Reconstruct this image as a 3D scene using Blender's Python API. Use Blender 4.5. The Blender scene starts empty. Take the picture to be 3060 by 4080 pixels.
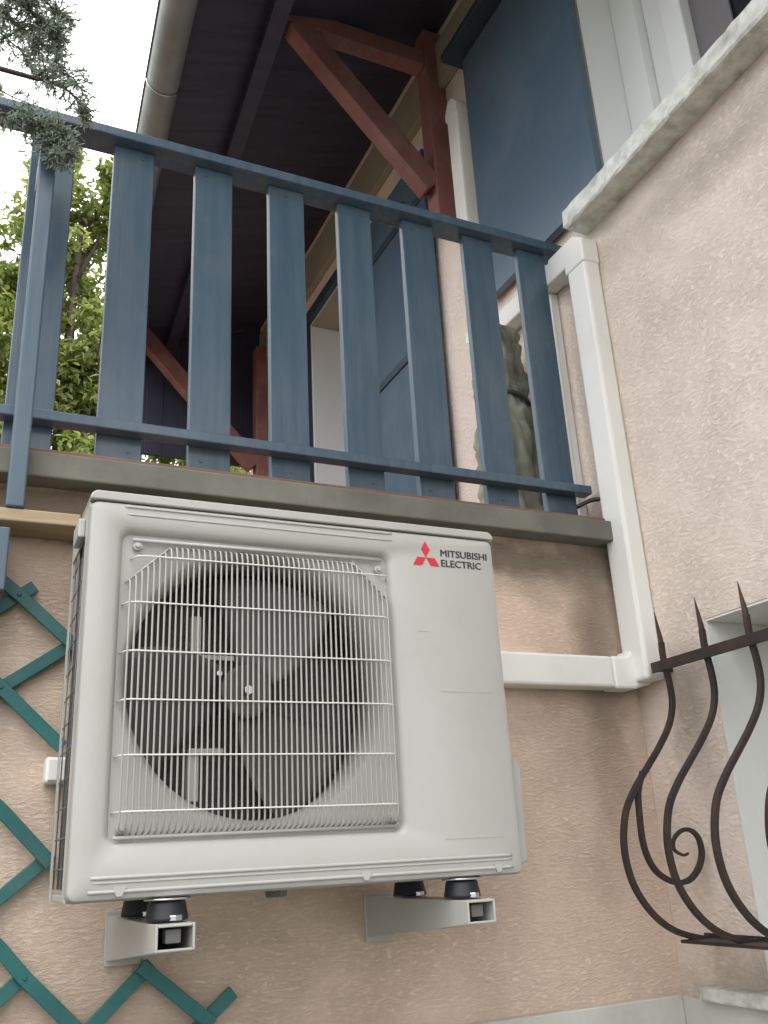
import bpy, bmesh, math, random
from mathutils import Vector, Matrix, noise
random.seed(7)
R = math.radians
sc = bpy.context.scene
C = sc.collection

# ------------------------------------------------------------------ camera, sky, sun, exposure
cam = bpy.data.objects.new('camera', bpy.data.cameras.new('camera')); C.objects.link(cam); sc.camera = cam
cam.data.sensor_fit = 'VERTICAL'; cam.data.sensor_height = 36.0; cam.data.lens = 32.28
cam.data.clip_start = 0.05; cam.data.clip_end = 500
yaw, pitch, roll = R(25.774), R(20.545), R(-3.135)
fwd = Vector((math.sin(yaw)*math.cos(pitch), math.cos(yaw)*math.cos(pitch), math.sin(pitch)))
rt = Vector((math.cos(yaw), -math.sin(yaw), 0)); up = rt.cross(fwd)
rt2 = rt*math.cos(roll)+up*math.sin(roll); up2 = -rt*math.sin(roll)+up*math.cos(roll)
m3 = Matrix((rt2, up2, -fwd)).transposed()
cam.matrix_world = Matrix.Translation((0, -1.94, 1.55)) @ m3.to_4x4()

SUN_EL, SUN_AZ = 58, 215        # azimuth measured from +Y towards +X; the sun is up behind the photographer, to the left
w = bpy.data.worlds.new('World'); sc.world = w; w.use_nodes = True
nt = w.node_tree; nt.nodes.clear()
sky = nt.nodes.new('ShaderNodeTexSky'); sky.sky_type = 'NISHITA'; sky.sun_disc = False
sky.sun_elevation = R(SUN_EL); sky.sun_rotation = R(SUN_AZ); sky.air_density = 1.0; sky.dust_density = 2.0
bgs = nt.nodes.new('ShaderNodeBackground'); bgs.inputs['Strength'].default_value = 0.05
cl = nt.nodes.new('ShaderNodeBackground')              # the closed cloud layer of an overcast day
cl.inputs['Strength'].default_value = 3.4
tcw = nt.nodes.new('ShaderNodeTexCoord'); sep = nt.nodes.new('ShaderNodeSeparateXYZ'); crw = nt.nodes.new('ShaderNodeValToRGB')
nt.links.new(tcw.outputs['Generated'], sep.inputs[0]); nt.links.new(sep.outputs['Z'], crw.inputs['Fac']); nt.links.new(crw.outputs[0], cl.inputs['Color'])
crw.color_ramp.elements[0].color = (.34, .345, .35, 1); crw.color_ramp.elements[1].color = (1, .985, .97, 1)   # an overcast sky is brightest overhead
add = nt.nodes.new('ShaderNodeAddShader'); out = nt.nodes.new('ShaderNodeOutputWorld')
nt.links.new(sky.outputs[0], bgs.inputs['Color']); nt.links.new(bgs.outputs[0], add.inputs[0])
nt.links.new(cl.outputs[0], add.inputs[1]); nt.links.new(add.outputs[0], out.inputs['Surface'])
sun = bpy.data.objects.new('sun', bpy.data.lights.new('sun', 'SUN')); C.objects.link(sun)
sun.data.energy = 0.5; sun.data.angle = R(25); sun.data.color = (1, .97, .92)
az, el = R(SUN_AZ), R(SUN_EL)
sun.rotation_euler = Vector((math.sin(az)*math.cos(el), math.cos(az)*math.cos(el), math.sin(el))).to_track_quat('Z', 'Y').to_euler()
vs = sc.view_settings; vs.view_transform = 'Standard'; vs.look = 'None'; vs.gamma = 1; vs.exposure = 0.2
sc.render.resolution_x = 768; sc.render.resolution_y = 1024
sc.cycles.max_bounces = 8

# ------------------------------------------------------------------ materials
def mat(name, col, rough=.6, metal=0, var=.0, vscale=6, col2=None, bump=0, bscale=60, bdist=.002, stretch=(1, 1, 1), spec=.5, dirt=None, dscale=2.5, damt=.5, coat=0):
    m = bpy.data.materials.new(name); m.use_nodes = True
    n = m.node_tree.nodes; L = m.node_tree.links; b = n['Principled BSDF']
    b.inputs['Roughness'].default_value = rough; b.inputs['Metallic'].default_value = metal
    b.inputs['Specular IOR Level'].default_value = spec; b.inputs['Coat Weight'].default_value = coat
    tc = n.new('ShaderNodeTexCoord'); mp = n.new('ShaderNodeMapping'); mp.inputs['Scale'].default_value = stretch
    L.new(tc.outputs['Object'], mp.inputs['Vector'])
    c1 = n.new('ShaderNodeTexNoise'); c1.inputs['Scale'].default_value = vscale; c1.inputs['Detail'].default_value = 6
    L.new(mp.outputs[0], c1.inputs['Vector'])
    rp = n.new('ShaderNodeValToRGB'); rp.color_ramp.elements[0].position = .35; rp.color_ramp.elements[1].position = .68
    c2 = col2 or tuple(min(1, x*(1-var)) for x in col)
    rp.color_ramp.elements[0].color = (*c2, 1); rp.color_ramp.elements[1].color = (*col, 1)
    L.new(c1.outputs['Fac'], rp.inputs['Fac']); last = rp.outputs['Color']
    if dirt:
        d = n.new('ShaderNodeTexNoise'); d.inputs['Scale'].default_value = dscale; d.inputs['Detail'].default_value = 9; d.inputs['Roughness'].default_value = .65
        L.new(tc.outputs['Object'], d.inputs['Vector'])
        r2 = n.new('ShaderNodeValToRGB'); r2.color_ramp.elements[0].position = .48; r2.color_ramp.elements[1].position = .72
        r2.color_ramp.elements[0].color = (0, 0, 0, 1); r2.color_ramp.elements[1].color = (damt,)*3+(1,)
        L.new(d.outputs['Fac'], r2.inputs['Fac'])
        mx = n.new('ShaderNodeMixRGB'); mx.inputs['Color2'].default_value = (*dirt, 1)
        L.new(r2.outputs['Color'], mx.inputs['Fac']); L.new(last, mx.inputs['Color1']); last = mx.outputs['Color']
    L.new(last, b.inputs['Base Color'])
    if bump:
        bn = n.new('ShaderNodeTexNoise'); bn.inputs['Scale'].default_value = bscale; bn.inputs['Detail'].default_value = 8
        L.new(mp.outputs[0], bn.inputs['Vector'])
        bp = n.new('ShaderNodeBump'); bp.inputs['Strength'].default_value = bump; bp.inputs['Distance'].default_value = bdist
        L.new(bn.outputs['Fac'], bp.inputs['Height']); L.new(bp.outputs[0], b.inputs['Normal'])
    return m

def stucco(name, col, col2, grime, stretch, damt=.55, dark_zones=None):
    """scratched roughcast: pits and torn ridges in the relief, faint pigment change, grime in patches"""
    m = bpy.data.materials.new(name); m.use_nodes = True
    n = m.node_tree.nodes; L = m.node_tree.links; b = n['Principled BSDF']
    b.inputs['Roughness'].default_value = .93; b.inputs['Specular IOR Level'].default_value = .15
    tc = n.new('ShaderNodeTexCoord'); mp = n.new('ShaderNodeMapping'); mp.inputs['Scale'].default_value = stretch
    L.new(tc.outputs['Object'], mp.inputs['Vector'])
    def nz(scale, det, rgh=.55, dist=0, src=mp):
        t = n.new('ShaderNodeTexNoise'); t.inputs['Scale'].default_value = scale; t.inputs['Detail'].default_value = det
        t.inputs['Roughness'].default_value = rgh; t.inputs['Distortion'].default_value = dist
        L.new(src.outputs[0] if src is mp else tc.outputs['Object'], t.inputs['Vector']); return t
    def ramp(src, p0, p1, a=(0, 0, 0, 1), c=(1, 1, 1, 1)):
        r = n.new('ShaderNodeValToRGB'); r.color_ramp.elements[0].position = p0; r.color_ramp.elements[1].position = p1
        r.color_ramp.elements[0].color = a; r.color_ramp.elements[1].color = c; L.new(src.outputs[0], r.inputs['Fac']); return r
    pit = ramp(nz(74, 10, .72, .1), .37, .56)              # torn pits
    fine = nz(190, 6, .75)
    base = ramp(nz(2.2, 6, .6, 0, None), .36, .66, (*col2, 1), (*col, 1))
    gr = ramp(nz(3.1, 10, .7, .3, None), .5, .74, (0, 0, 0, 1), (damt,)*3+(1,))
    mx = n.new('ShaderNodeMixRGB'); mx.inputs['Color2'].default_value = (*grime, 1)
    L.new(gr.outputs[0], mx.inputs['Fac']); L.new(base.outputs[0], mx.inputs['Color1'])
    patch = ramp(nz(6, 6, .65, 0, None), .12, .62)        # some areas rubbed smooth, others torn
    inv = n.new('ShaderNodeMath'); inv.operation = 'SUBTRACT'; inv.inputs[0].default_value = 1; L.new(pit.outputs[0], inv.inputs[1])
    pm = n.new('ShaderNodeMath'); pm.operation = 'MULTIPLY'; L.new(inv.outputs[0], pm.inputs[0]); L.new(patch.outputs[0], pm.inputs[1])
    pk = n.new('ShaderNodeMath'); pk.operation = 'MULTIPLY'; pk.inputs[1].default_value = .12; L.new(pm.outputs[0], pk.inputs[0])
    m2 = n.new('ShaderNodeMixRGB'); m2.inputs['Color2'].default_value = (col2[0]*.45, col2[1]*.4, col2[2]*.36, 1)  # darker tone set into the pits
    L.new(pk.outputs[0], m2.inputs['Fac']); L.new(mx.outputs[0], m2.inputs['Color1'])
    last = m2.outputs[0]
    if dark_zones:                                            # stains and darker zones of fixed place: list of (centre, radii, strength)
        for (cx, cy, cz), (rx, ry, rz), s in dark_zones:
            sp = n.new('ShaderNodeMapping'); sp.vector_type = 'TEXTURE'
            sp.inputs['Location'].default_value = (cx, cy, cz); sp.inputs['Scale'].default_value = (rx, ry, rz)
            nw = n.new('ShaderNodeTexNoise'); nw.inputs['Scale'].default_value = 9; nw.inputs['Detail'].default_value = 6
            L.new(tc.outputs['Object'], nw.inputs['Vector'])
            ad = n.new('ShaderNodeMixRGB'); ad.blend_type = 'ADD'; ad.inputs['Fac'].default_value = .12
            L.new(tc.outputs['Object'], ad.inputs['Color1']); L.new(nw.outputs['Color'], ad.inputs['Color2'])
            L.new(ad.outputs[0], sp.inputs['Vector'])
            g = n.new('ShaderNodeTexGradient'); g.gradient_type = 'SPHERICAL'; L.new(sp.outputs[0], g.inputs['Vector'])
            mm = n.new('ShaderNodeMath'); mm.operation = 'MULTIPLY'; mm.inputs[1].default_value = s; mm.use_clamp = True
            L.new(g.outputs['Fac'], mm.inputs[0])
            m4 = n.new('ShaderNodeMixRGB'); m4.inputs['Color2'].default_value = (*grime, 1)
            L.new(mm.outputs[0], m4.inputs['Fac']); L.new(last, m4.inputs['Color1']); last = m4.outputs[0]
    L.new(last, b.inputs['Base Color'])
    h = n.new('ShaderNodeMath'); h.operation = 'MULTIPLY_ADD'; h.inputs[1].default_value = .5
    hp = n.new('ShaderNodeMath'); hp.operation = 'MULTIPLY'; hp.inputs[1].default_value = -1; L.new(pm.outputs[0], hp.inputs[0])
    L.new(fine.outputs[0], h.inputs[0]); L.new(hp.outputs[0], h.inputs[2])
    bp = n.new('ShaderNodeBump'); bp.inputs['Strength'].default_value = .72; bp.inputs['Distance'].default_value = .0038
    L.new(h.outputs[0], bp.inputs['Height']); L.new(bp.outputs[0], b.inputs['Normal'])
    return m

M = {}
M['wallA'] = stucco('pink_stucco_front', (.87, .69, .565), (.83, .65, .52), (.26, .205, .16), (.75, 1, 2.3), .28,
                    [((1.6, 0, 1.9), (.22, .3, .45), .55), ((1.5, 0, 2.28), (.5, .3, .10), .7), ((.02, 0, 2.0), (.17, .3, .35), 1.4), ((1.6, 0, 2.1), (.1, .3, .5), 1.1), ((.9, 0, 1.2), (1.2, .3, .1), .5), ((.3, 0, 1.2), (.9, .3, .35), .7), ((.3, 0, 2.335), (2.6, .3, .075), 2.2)])  # last entry: darker band along the wall top under the slab
M['wallB'] = stucco('pink_stucco_side', (.88, .765, .68), (.855, .735, .645), (.40, .34, .28), (1, .75, 1.5), .10,
                    [((1.66, -.5, 1.25), (.4, .7, .13), 1.1), ((1.66, -.13, 1.9), (.3, .1, .25), 1.1), ((1.66, -.55, 3.28), (.3, .8, .12), .7), ((1.66, .1, 2.47), (.3, .14, .1), 1.3)])
M['ac'] = mat('cream_enamel', (.48, .478, .455), .36, dirt=(.36, .34, .29), dscale=4.5, damt=.3, var=.02, vscale=3, bump=.05, bscale=400, bdist=.0003, spec=.45)
M['acdark'] = mat('dark_plastic', (.09, .094, .09), .55)
M['blade'] = mat('grey_fan_plastic', (.075, .078, .076), .5, var=.1)
M['coil'] = mat('aluminium_fins', (.30, .31, .30), .5, metal=.1, col2=(.16, .17, .165), vscale=40, stretch=(1, 1, 8), bump=.6, bscale=120)
M['wire'] = mat('coated_wire', (.42, .41, .385), .4)
M['wiredk'] = mat('grey_wire', (.16, .16, .155), .5)
M['coil2'] = mat('dark_fins', (.13, .135, .13), .6, col2=(.07, .075, .07), vscale=60)
M['wirew'] = mat('coated_crosswire', (.78, .78, .75), .35)
M['zinc'] = mat('zinc', (.62, .63, .66), .28, metal=1)
M['rubber'] = mat('rubber', (.012, .014, .02), .45)
M['red'] = mat('red_enamel', (.62, .035, .06), .4)
M['ink'] = mat('black_ink', (.035, .035, .037), .5)
M['pvc'] = mat('white_pvc', (.86, .86, .82), .42, var=.05, vscale=2, dirt=(.45, .42, .35), dscale=3, damt=.25)
M['blue'] = mat('blue_paint', (.082, .124, .166), .27, col2=(.058, .100, .142), vscale=9, stretch=(5, 5, .35), bump=.4, bscale=22, bdist=.001, dirt=(.16, .18, .2), dscale=5, damt=.3, spec=.5)
M['bluesh'] = mat('blue_shutter_paint', (.086, .132, .178), .27, col2=(.068, .112, .16), vscale=3, stretch=(2, 2, .35), bump=.2, bscale=40, bdist=.001, dirt=(.18, .2, .22), dscale=2.2, damt=.4, spec=.6)
M['bluedk'] = mat('dark_blue_paint', (.035, .055, .08), .4, var=.2)
M['timber'] = mat('oxblood_timber', (.25, .105, .095), .6, col2=(.19, .078, .07), vscale=5, stretch=(1, 1, .5), bump=.4, bscale=35, bdist=.002, dirt=(.38, .28, .24), dscale=6, damt=.35)
M['soffit'] = mat('dark_stained_boards', (.048, .050, .082), .5, col2=(.033, .034, .056), vscale=4, stretch=(.5, 6, 1), bump=.3, bscale=30, bdist=.002)
M['beige'] = mat('beige_plate', (.36, .34, .27), .7, col2=(.29, .27, .21), vscale=4)
M['concrete'] = mat('weathered_concrete', (.20, .195, .165), .85, col2=(.14, .14, .115), vscale=7, bump=.5, bscale=60, dirt=(.07, .07, .06), dscale=5, damt=.55)
M['sill'] = mat('weathered_sill', (.80, .80, .76), .85, col2=(.60, .60, .56), vscale=30, bump=.8, bscale=70, bdist=.004, dirt=(.13, .13, .11), dscale=14, damt=.5)
M['terracotta'] = mat('terracotta', (.22, .115, .09), .7, var=.3, vscale=9, bump=.3)
M['render'] = mat('pale_render', (.63, .63, .59), .85, col2=(.55, .55, .51), vscale=4, bump=.4, bscale=60, dirt=(.28, .27, .22), damt=.5)
M['white'] = mat('white_paint', (.86, .87, .86), .5, var=.06, vscale=2)
M['glass'] = mat('window_glass', (.03, .035, .04), .06, spec=.8)
M['offwhite'] = mat('offwhite_reveal', (.76, .755, .72), .7, var=.08, vscale=3)
M['curtain'] = mat('grey_curtain', (.20, .19, .20), .8)
M['panel'] = mat('frosted_pane', (.58, .59, .58), .35, var=.06, vscale=1.5)
M['gutter'] = mat('zinc_gutter', (.30, .335, .325), .5, metal=.2, col2=(.22, .25, .24), vscale=8, bump=.1)
M['iron'] = mat('rusty_wrought_iron', (.045, .032, .029), .6, col2=(.028, .024, .025), vscale=14, bump=.5, bscale=90, bdist=.0015, dirt=(.12, .055, .03), dscale=12, damt=.55, metal=.2)
M['teal'] = mat('teal_paint', (.02, .165, .155), .5, col2=(.014, .115, .115), vscale=7, bump=.4, bscale=70, bdist=.001, dirt=(.16, .2, .19), dscale=8, damt=.35)
M['wood'] = mat('raw_wood', (.50, .40, .27), .75, col2=(.36, .27, .17), vscale=6, stretch=(.4, 3, 6), bump=.5, bscale=30, bdist=.002)
M['fabric'] = mat('olive_cloth', (.36, .36, .28), .9, col2=(.24, .245, .19), vscale=14, bump=.7, bscale=45, bdist=.006)
M['bark'] = mat('bark', (.10, .08, .065), .9, col2=(.055, .045, .035), vscale=20, stretch=(1, 1, .3), bump=.9, bscale=30, bdist=.01)
M['ground'] = mat('gravel_ground', (.085, .09, .05), .95, col2=(.045, .04, .03), vscale=30, bump=.8, bscale=60, bdist=.01)
M['cable'] = mat('black_cable', (.02, .018, .016), .5)
def leafmat(name, c1, c2, tr):
    m = bpy.data.materials.new(name); m.use_nodes = True; n = m.node_tree.nodes; L = m.node_tree.links
    n.remove(n['Principled BSDF']); o = n['Material Output']
    g = n.new('ShaderNodeNewGeometry'); rp = n.new('ShaderNodeValToRGB')
    rp.color_ramp.elements[0].color = (*c1, 1); rp.color_ramp.elements[1].color = (*c2, 1)
    L.new(g.outputs['Random Per Island'], rp.inputs['Fac'])
    d = n.new('ShaderNodeBsdfDiffuse'); t = n.new('ShaderNodeBsdfTranslucent'); mx = n.new('ShaderNodeMixShader'); mx.inputs[0].default_value = tr
    gl = n.new('ShaderNodeBsdfGlossy'); gl.inputs['Roughness'].default_value = .4; mg = n.new('ShaderNodeMixShader'); mg.inputs[0].default_value = .07
    for s in (d, t): L.new(rp.outputs[0], s.inputs['Color'])
    L.new(d.outputs[0], mx.inputs[1]); L.new(t.outputs[0], mx.inputs[2])
    L.new(mx.outputs[0], mg.inputs[1]); L.new(gl.outputs[0], mg.inputs[2]); L.new(mg.outputs[0], o.inputs['Surface'])
    return m
M['leaf'] = leafmat('broad_leaf', (.12, .18, .03), (.42, .47, .13), .62)
M['needle'] = leafmat('conifer_needle', (.26, .33, .26), (.50, .56, .47), .58)

# ------------------------------------------------------------------ builders
def link(o, parent=None):
    C.objects.link(o)
    if parent: o.parent = parent
    return o
def tag(o, label=None, cat=None, group=None, kind=None):
    if label: o['label'] = label
    if cat: o['category'] = cat
    if group: o['group'] = group
    if kind: o['kind'] = kind
    return o
def empty(name, loc, label, cat, group=None):
    o = bpy.data.objects.new(name, None); o.empty_display_size = .1; o.location = loc; C.objects.link(o)
    return tag(o, label, cat, group)
def finish(name, bm, m, parent=None, bevel=0, smooth=False, seg=2):
    bmesh.ops.recalc_face_normals(bm, faces=bm.faces[:])
    me = bpy.data.meshes.new(name); bm.to_mesh(me); bm.free(); me.materials.append(M[m] if isinstance(m, str) else m)
    if smooth:
        for p in me.polygons: p.use_smooth = True
    o = bpy.data.objects.new(name, me); link(o)
    if parent:
        o.parent = parent; o.matrix_parent_inverse = Matrix.Translation(-root_loc(parent))
    if bevel:
        b = o.modifiers.new('bevel', 'BEVEL'); b.width = bevel; b.segments = seg; b.limit_method = 'ANGLE'; b.angle_limit = R(35)
        b.harden_normals = False
    return o
def root_loc(p):
    return p.location.copy() if p.type == 'EMPTY' and p.parent is None else Vector((0, 0, 0))
def bx(bm, x0, x1, y0, y1, z0, z1):
    vs_ = [bm.verts.new(p) for p in ((x0, y0, z0), (x1, y0, z0), (x1, y1, z0), (x0, y1, z0), (x0, y0, z1), (x1, y0, z1), (x1, y1, z1), (x0, y1, z1))]
    for f in ((3, 2, 1, 0), (4, 5, 6, 7), (0, 1, 5, 4), (1, 2, 6, 5), (2, 3, 7, 6), (3, 0, 4, 7)): bm.faces.new([vs_[i] for i in f])
    return vs_
def box(name, x0, x1, y0, y1, z0, z1, m, parent=None, bevel=.003):
    bm = bmesh.new(); bx(bm, x0, x1, y0, y1, z0, z1); return finish(name, bm, m, parent, bevel)
def prism(bm, pts, a, b, axis='y'):
    """extrude a 2-D outline between a and b along an axis"""
    def P(p, t): return {'y': (p[0], t, p[1]), 'x': (t, p[0], p[1]), 'z': (p[0], p[1], t)}[axis]
    A = [bm.verts.new(P(p, a)) for p in pts]; B = [bm.verts.new(P(p, b)) for p in pts]
    bm.faces.new(A); bm.faces.new(B[::-1]); n = len(pts)
    for i in range(n): bm.faces.new((A[i], A[(i+1) % n], B[(i+1) % n], B[i]))
def beam(bm, p, q, wa, wb, ref=(0, 1, 0)):
    """a rectangular bar from p to q; wa is its size along ref, wb across"""
    p, q = Vector(p), Vector(q); d = (q-p).normalized(); r = Vector(ref); r = (r-d*r.dot(d)).normalized(); s = d.cross(r)
    ring = [(r*wa/2*i+s*wb/2*j) for i, j in ((1, 1), (1, -1), (-1, -1), (-1, 1))]
    A = [bm.verts.new(p+o) for o in ring]; B = [bm.verts.new(q+o) for o in ring]
    bm.faces.new(A); bm.faces.new(B[::-1])
    for i in range(4): bm.faces.new((A[i], A[(i+1) % 4], B[(i+1) % 4], B[i]))
def smooth_path(pts, n=6):
    out_ = []
    P = [Vector(p) for p in pts]; P = [2*P[0]-P[1]]+P+[2*P[-1]-P[-2]]
    for i in range(1, len(P)-2):
        for k in range(n):
            t = k/n; a, b, c, d = P[i-1:i+3]
            out_.append(.5*((2*b)+(c-a)*t+(2*a-5*b+4*c-d)*t*t+(3*b-a-3*c+d)*t**3))
    out_.append(P[-2]); return out_
def tube(bm, pts, r, seg=8, square=False, taper=None):
    pts = [Vector(p) for p in pts]; rings = []; ref = None
    for i, p in enumerate(pts):
        d = (pts[min(i+1, len(pts)-1)]-pts[max(i-1, 0)]).normalized()
        if ref is None: ref = Vector((0, 1, 0)) if abs(d.y) < .9 else Vector((1, 0, 0))
        s = (ref-d*ref.dot(d)).normalized(); t = d.cross(s); ref = s
        rr = r*(taper(i/(len(pts)-1)) if taper else 1); k = 4 if square else seg
        rings.append([bm.verts.new(p+(s*math.cos(2*math.pi*(j+.5)/k)+t*math.sin(2*math.pi*(j+.5)/k))*rr*(1.414 if square else 1)) for j in range(k)])
    for a, b in zip(rings, rings[1:]):
        k = len(a)
        for j in range(k): bm.faces.new((a[j], a[(j+1) % k], b[(j+1) % k], b[j]))
    bm.faces.new(rings[0]); bm.faces.new(rings[-1][::-1])
def disc(bm, c, r, h, axis='z', seg=24, r2=None):
    rot = {'z': Matrix.Identity(4), 'y': Matrix.Rotation(R(90), 4, 'X'), 'x': Matrix.Rotation(R(90), 4, 'Y')}[axis]
    bmesh.ops.create_cone(bm, cap_ends=True, segments=seg, radius1=r, radius2=r if r2 is None else r2, depth=h, matrix=Matrix.Translation(c) @ rot)

# ------------------------------------------------------------------ ground
bm = bmesh.new(); vs_ = [bm.verts.new(p) for p in ((-150, -150, 0), (150, -150, 0), (150, 150, 0), (-150, 150, 0))]; bm.faces.new(vs_)
tag(finish('ground', bm, 'ground'), kind='structure')

# ------------------------------------------------------------------ the house
XB = 1.66
house = empty('house', (1.66, 0, 0), 'pink roughcast house with blue shutters, its inner corner behind the outdoor unit', 'house')
# front wall below the balcony
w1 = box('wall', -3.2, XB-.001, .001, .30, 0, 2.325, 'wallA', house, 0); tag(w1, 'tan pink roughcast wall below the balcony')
# side wall, built round its openings
def wall_with_holes(name, x0, x1, y0, y1, z0, z1, holes, m, parent):
    ys = sorted({y0, y1, *[h[0] for h in holes], *[h[1] for h in holes]}); zs = sorted({z0, z1, *[h[2] for h in holes], *[h[3] for h in holes]})
    def solid(i, j):
        if i < 0 or j < 0 or i >= len(ys)-1 or j >= len(zs)-1: return False
        cy, cz = (ys[i]+ys[i+1])/2, (zs[j]+zs[j+1])/2
        return not any(h[0] < cy < h[1] and h[2] < cz < h[3] for h in holes)
    bm = bmesh.new(); V = {}
    def v(x, y, z):
        k = (round(x, 5), round(y, 5), round(z, 5))
        if k not in V: V[k] = bm.verts.new(k)
        return V[k]
    for i in range(len(ys)-1):
        for j in range(len(zs)-1):
            if not solid(i, j): continue
            a, b, c, d = ys[i], ys[i+1], zs[j], zs[j+1]
            bm.faces.new((v(x0, a, c), v(x0, a, d), v(x0, b, d), v(x0, b, c))); bm.faces.new((v(x1, a, c), v(x1, b, c), v(x1, b, d), v(x1, a, d)))
            if not solid(i-1, j): bm.faces.new((v(x0, a, c), v(x1, a, c), v(x1, a, d), v(x0, a, d)))
            if not solid(i+1, j): bm.faces.new((v(x0, b, c), v(x0, b, d), v(x1, b, d), v(x1, b, c)))
            if not solid(i, j-1): bm.faces.new((v(x0, a, c), v(x0, b, c), v(x1, b, c), v(x1, a, c)))
            if not solid(i, j+1): bm.faces.new((v(x0, a, d), v(x1, a, d), v(x1, b, d), v(x0, b, d)))
    return finish(name, bm, m, parent)
holes = [(-1.25, -.275, 1.235, 2.055), (-1.45, -.19, 3.41, 4.62), (1.48, 2.33, 2.405, 4.43)]
w2 = wall_with_holes('wall', XB, XB+.32, -4.5, 3.5, 0, 5.4, holes, 'wallB', house); tag(w2, 'pale pink roughcast side wall with the grille and upper window')
# pale plinth round the corner
bm = bmesh.new(); bx(bm, -3.2, XB-.021, -.02, .0, 0, 1.209); o = finish('plinth', bm, 'render', house, .003); tag(o, 'pale grey plinth band along the foot of the front wall')
bm = bmesh.new(); bx(bm, XB-.02, XB-.0005, -4.5, -.0, 0, 1.205); o = finish('plinth', bm, 'render', house, .003)
# lower window: white reveals, pale pane, dirty sill
lw = box('window', 1.86, 1.90, -1.249, -.276, 1.236, 2.054, 'white', house, .002); tag(lw, 'small pale window behind the wrought iron grille')
box('pane', 1.852, 1.859, -1.20, -.32, 1.28, 2.01, 'panel', lw, 0)
bm = bmesh.new(); bx(bm, XB+.001, 1.86, -.281, -.276, 1.236, 2.054); bx(bm, XB+.001, 1.86, -1.249, -1.244, 1.236, 2.054); bx(bm, XB+.001, 1.86, -1.243, -.282, 2.049, 2.054)
finish('reveal', bm, 'offwhite', lw)
box('window_sill', XB-.045, 1.86, -1.33, -.10, 1.206, 1.236, 'sill', house, .006)
# upper window
uw = empty('window', (0, 0, 0), None, None); del_keys = None; uw.parent = house; uw.matrix_parent_inverse = Matrix.Translation(-house.location)
tag(uw, 'white framed upper window beside the open blue shutter')
box('reveal', XB+.001, 1.83, -.196, -.1905, 3.411, 4.619, 'white', uw, 0); box('reveal', XB+.001, 1.83, -1.4495, -1.444, 3.411, 4.619, 'white', uw, 0)
bm = bmesh.new()
for a, b in ((-.30, -.197), (-1.443, -1.36)): bx(bm, 1.80, 1.86, a, b, 3.412, 4.618)
bx(bm, 1.80, 1.86, -1.36, -.275, 3.412, 3.48); bx(bm, 1.80, 1.86, -1.36, -.275, 4.54, 4.618); finish('frame', bm, 'white', uw, .004)
bm = bmesh.new()
for a, b in ((-.465, -.385), (-.86, -.78), (-1.35, -1.28)): bx(bm, 1.815, 1.875, a, b, 3.485, 4.535)
bx(bm, 1.815, 1.875, -1.28, -.36, 3.485, 3.56); bx(bm, 1.815, 1.875, -1.28, -.36, 4.46, 4.535); finish('sash', bm, 'white', uw, .006)
box('inner_frame', 1.835, 1.878, -.384, -.301, 3.485, 4.535, 'white', uw, .006); box('curtain', 1.855, 1.862, -.60, -.466, 3.56, 4.46, 'curtain', uw, 0)
box('pane', 1.87, 1.876, -1.28, -.36, 3.56, 4.46, 'glass', uw, 0)
# rough upper sill
bm = bmesh.new(); nseg = 60
prof = [(1.58, 3.338), (1.575, 3.345), (1.578, 3.405), (1.59, 3.414), (1.80, 3.43), (1.80, 3.338)]
rings = []
for i in range(nseg+1):
    y = -.07-1.5*i/nseg
    rings.append([bm.verts.new((x+(random.uniform(-.002, .002) if x < 1.6 else 0), y+(0 if 0 < i else random.uniform(-.006, .006)), z+.035*(-.07-y)+(random.uniform(-.002, .002) if x < 1.7 else 0))) for x, z in prof])
for a, b in zip(rings, rings[1:]):
    for j in range(6): bm.faces.new((a[j], a[(j+1) % 6], b[(j+1) % 6], b[j]))
bm.faces.new(rings[0]); bm.faces.new(rings[-1][::-1])
o = finish('window_sill', bm, 'sill', house); tag(o, 'rough weathered stone sill under the upper window')
# open shutter of the upper window
def shutter(x0, x1, y0, y1, z0, z1, label, boards=5, strap=()):
    bm = bmesh.new(); w_ = (y1-y0)/boards
    for i in range(boards): bx(bm, x0, x1, y0+i*w_+.0007, y0+(i+1)*w_-.0007, z0, z1)
    s = finish('shutter', bm, 'bluesh', house, .0015); tag(s, label)
    for z in strap:
        bm = bmesh.new(); bx(bm, x0-.008, x0-.0005, y0+.02, y1-.02, z-.018, z+.018); bx(bm, x0-.03, x0-.009, y0+.16, y0+.19, z-.02, z+.06); finish('strap', bm, 'bluedk', s, .002)
    return s
sh = shutter(1.618, 1.646, -.205, .455, 3.416, 4.555, 'blue wooden shutter folded back beside the upper window', 1)
box('drip_cap', 1.545, XB-.001, -1.6, .50, 4.566, 4.600, 'bluedk', house, .004)
# balcony door shutters and opening
shutter(1.612, 1.64, .83, 1.46, 2.46, 4.43, 'dark blue tall shutter of the balcony door', 1, (2.75, 3.52, 4.2))
d = empty('balcony_door', (0, 0, 0), None, None); d.parent = house; d.matrix_parent_inverse = Matrix.Translation(-house.location)
box('reveal', XB+.001, 2.05, 2.322, 2.3295, 2.406, 4.429, 'white', d, 0); box('reveal', XB+.001, 2.05, 1.4805, 1.488, 2.406, 4.429, 'white', d, 0)
bm = bmesh.new(); bx(bm, XB+.001, 2.05, 1.489, 2.321, 4.422, 4.4295); finish('soffit', bm, 'beige', d)
bm = bmesh.new(); bx(bm, 1.93, 1.975, 1.489, 1.57, 2.41, 4.42); bx(bm, 1.93, 1.975, 2.24, 2.321, 2.41, 4.42); bx(bm, 1.93, 1.975, 1.57, 2.24, 4.32, 4.42); bx(bm, 1.93, 1.975, 1.57, 2.24, 2.41, 2.6); finish('frame', bm, 'white', d, .004)
box('pane', 1.945, 1.955, 1.57, 2.24, 2.6, 4.32, 'glass', d, 0)
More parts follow.
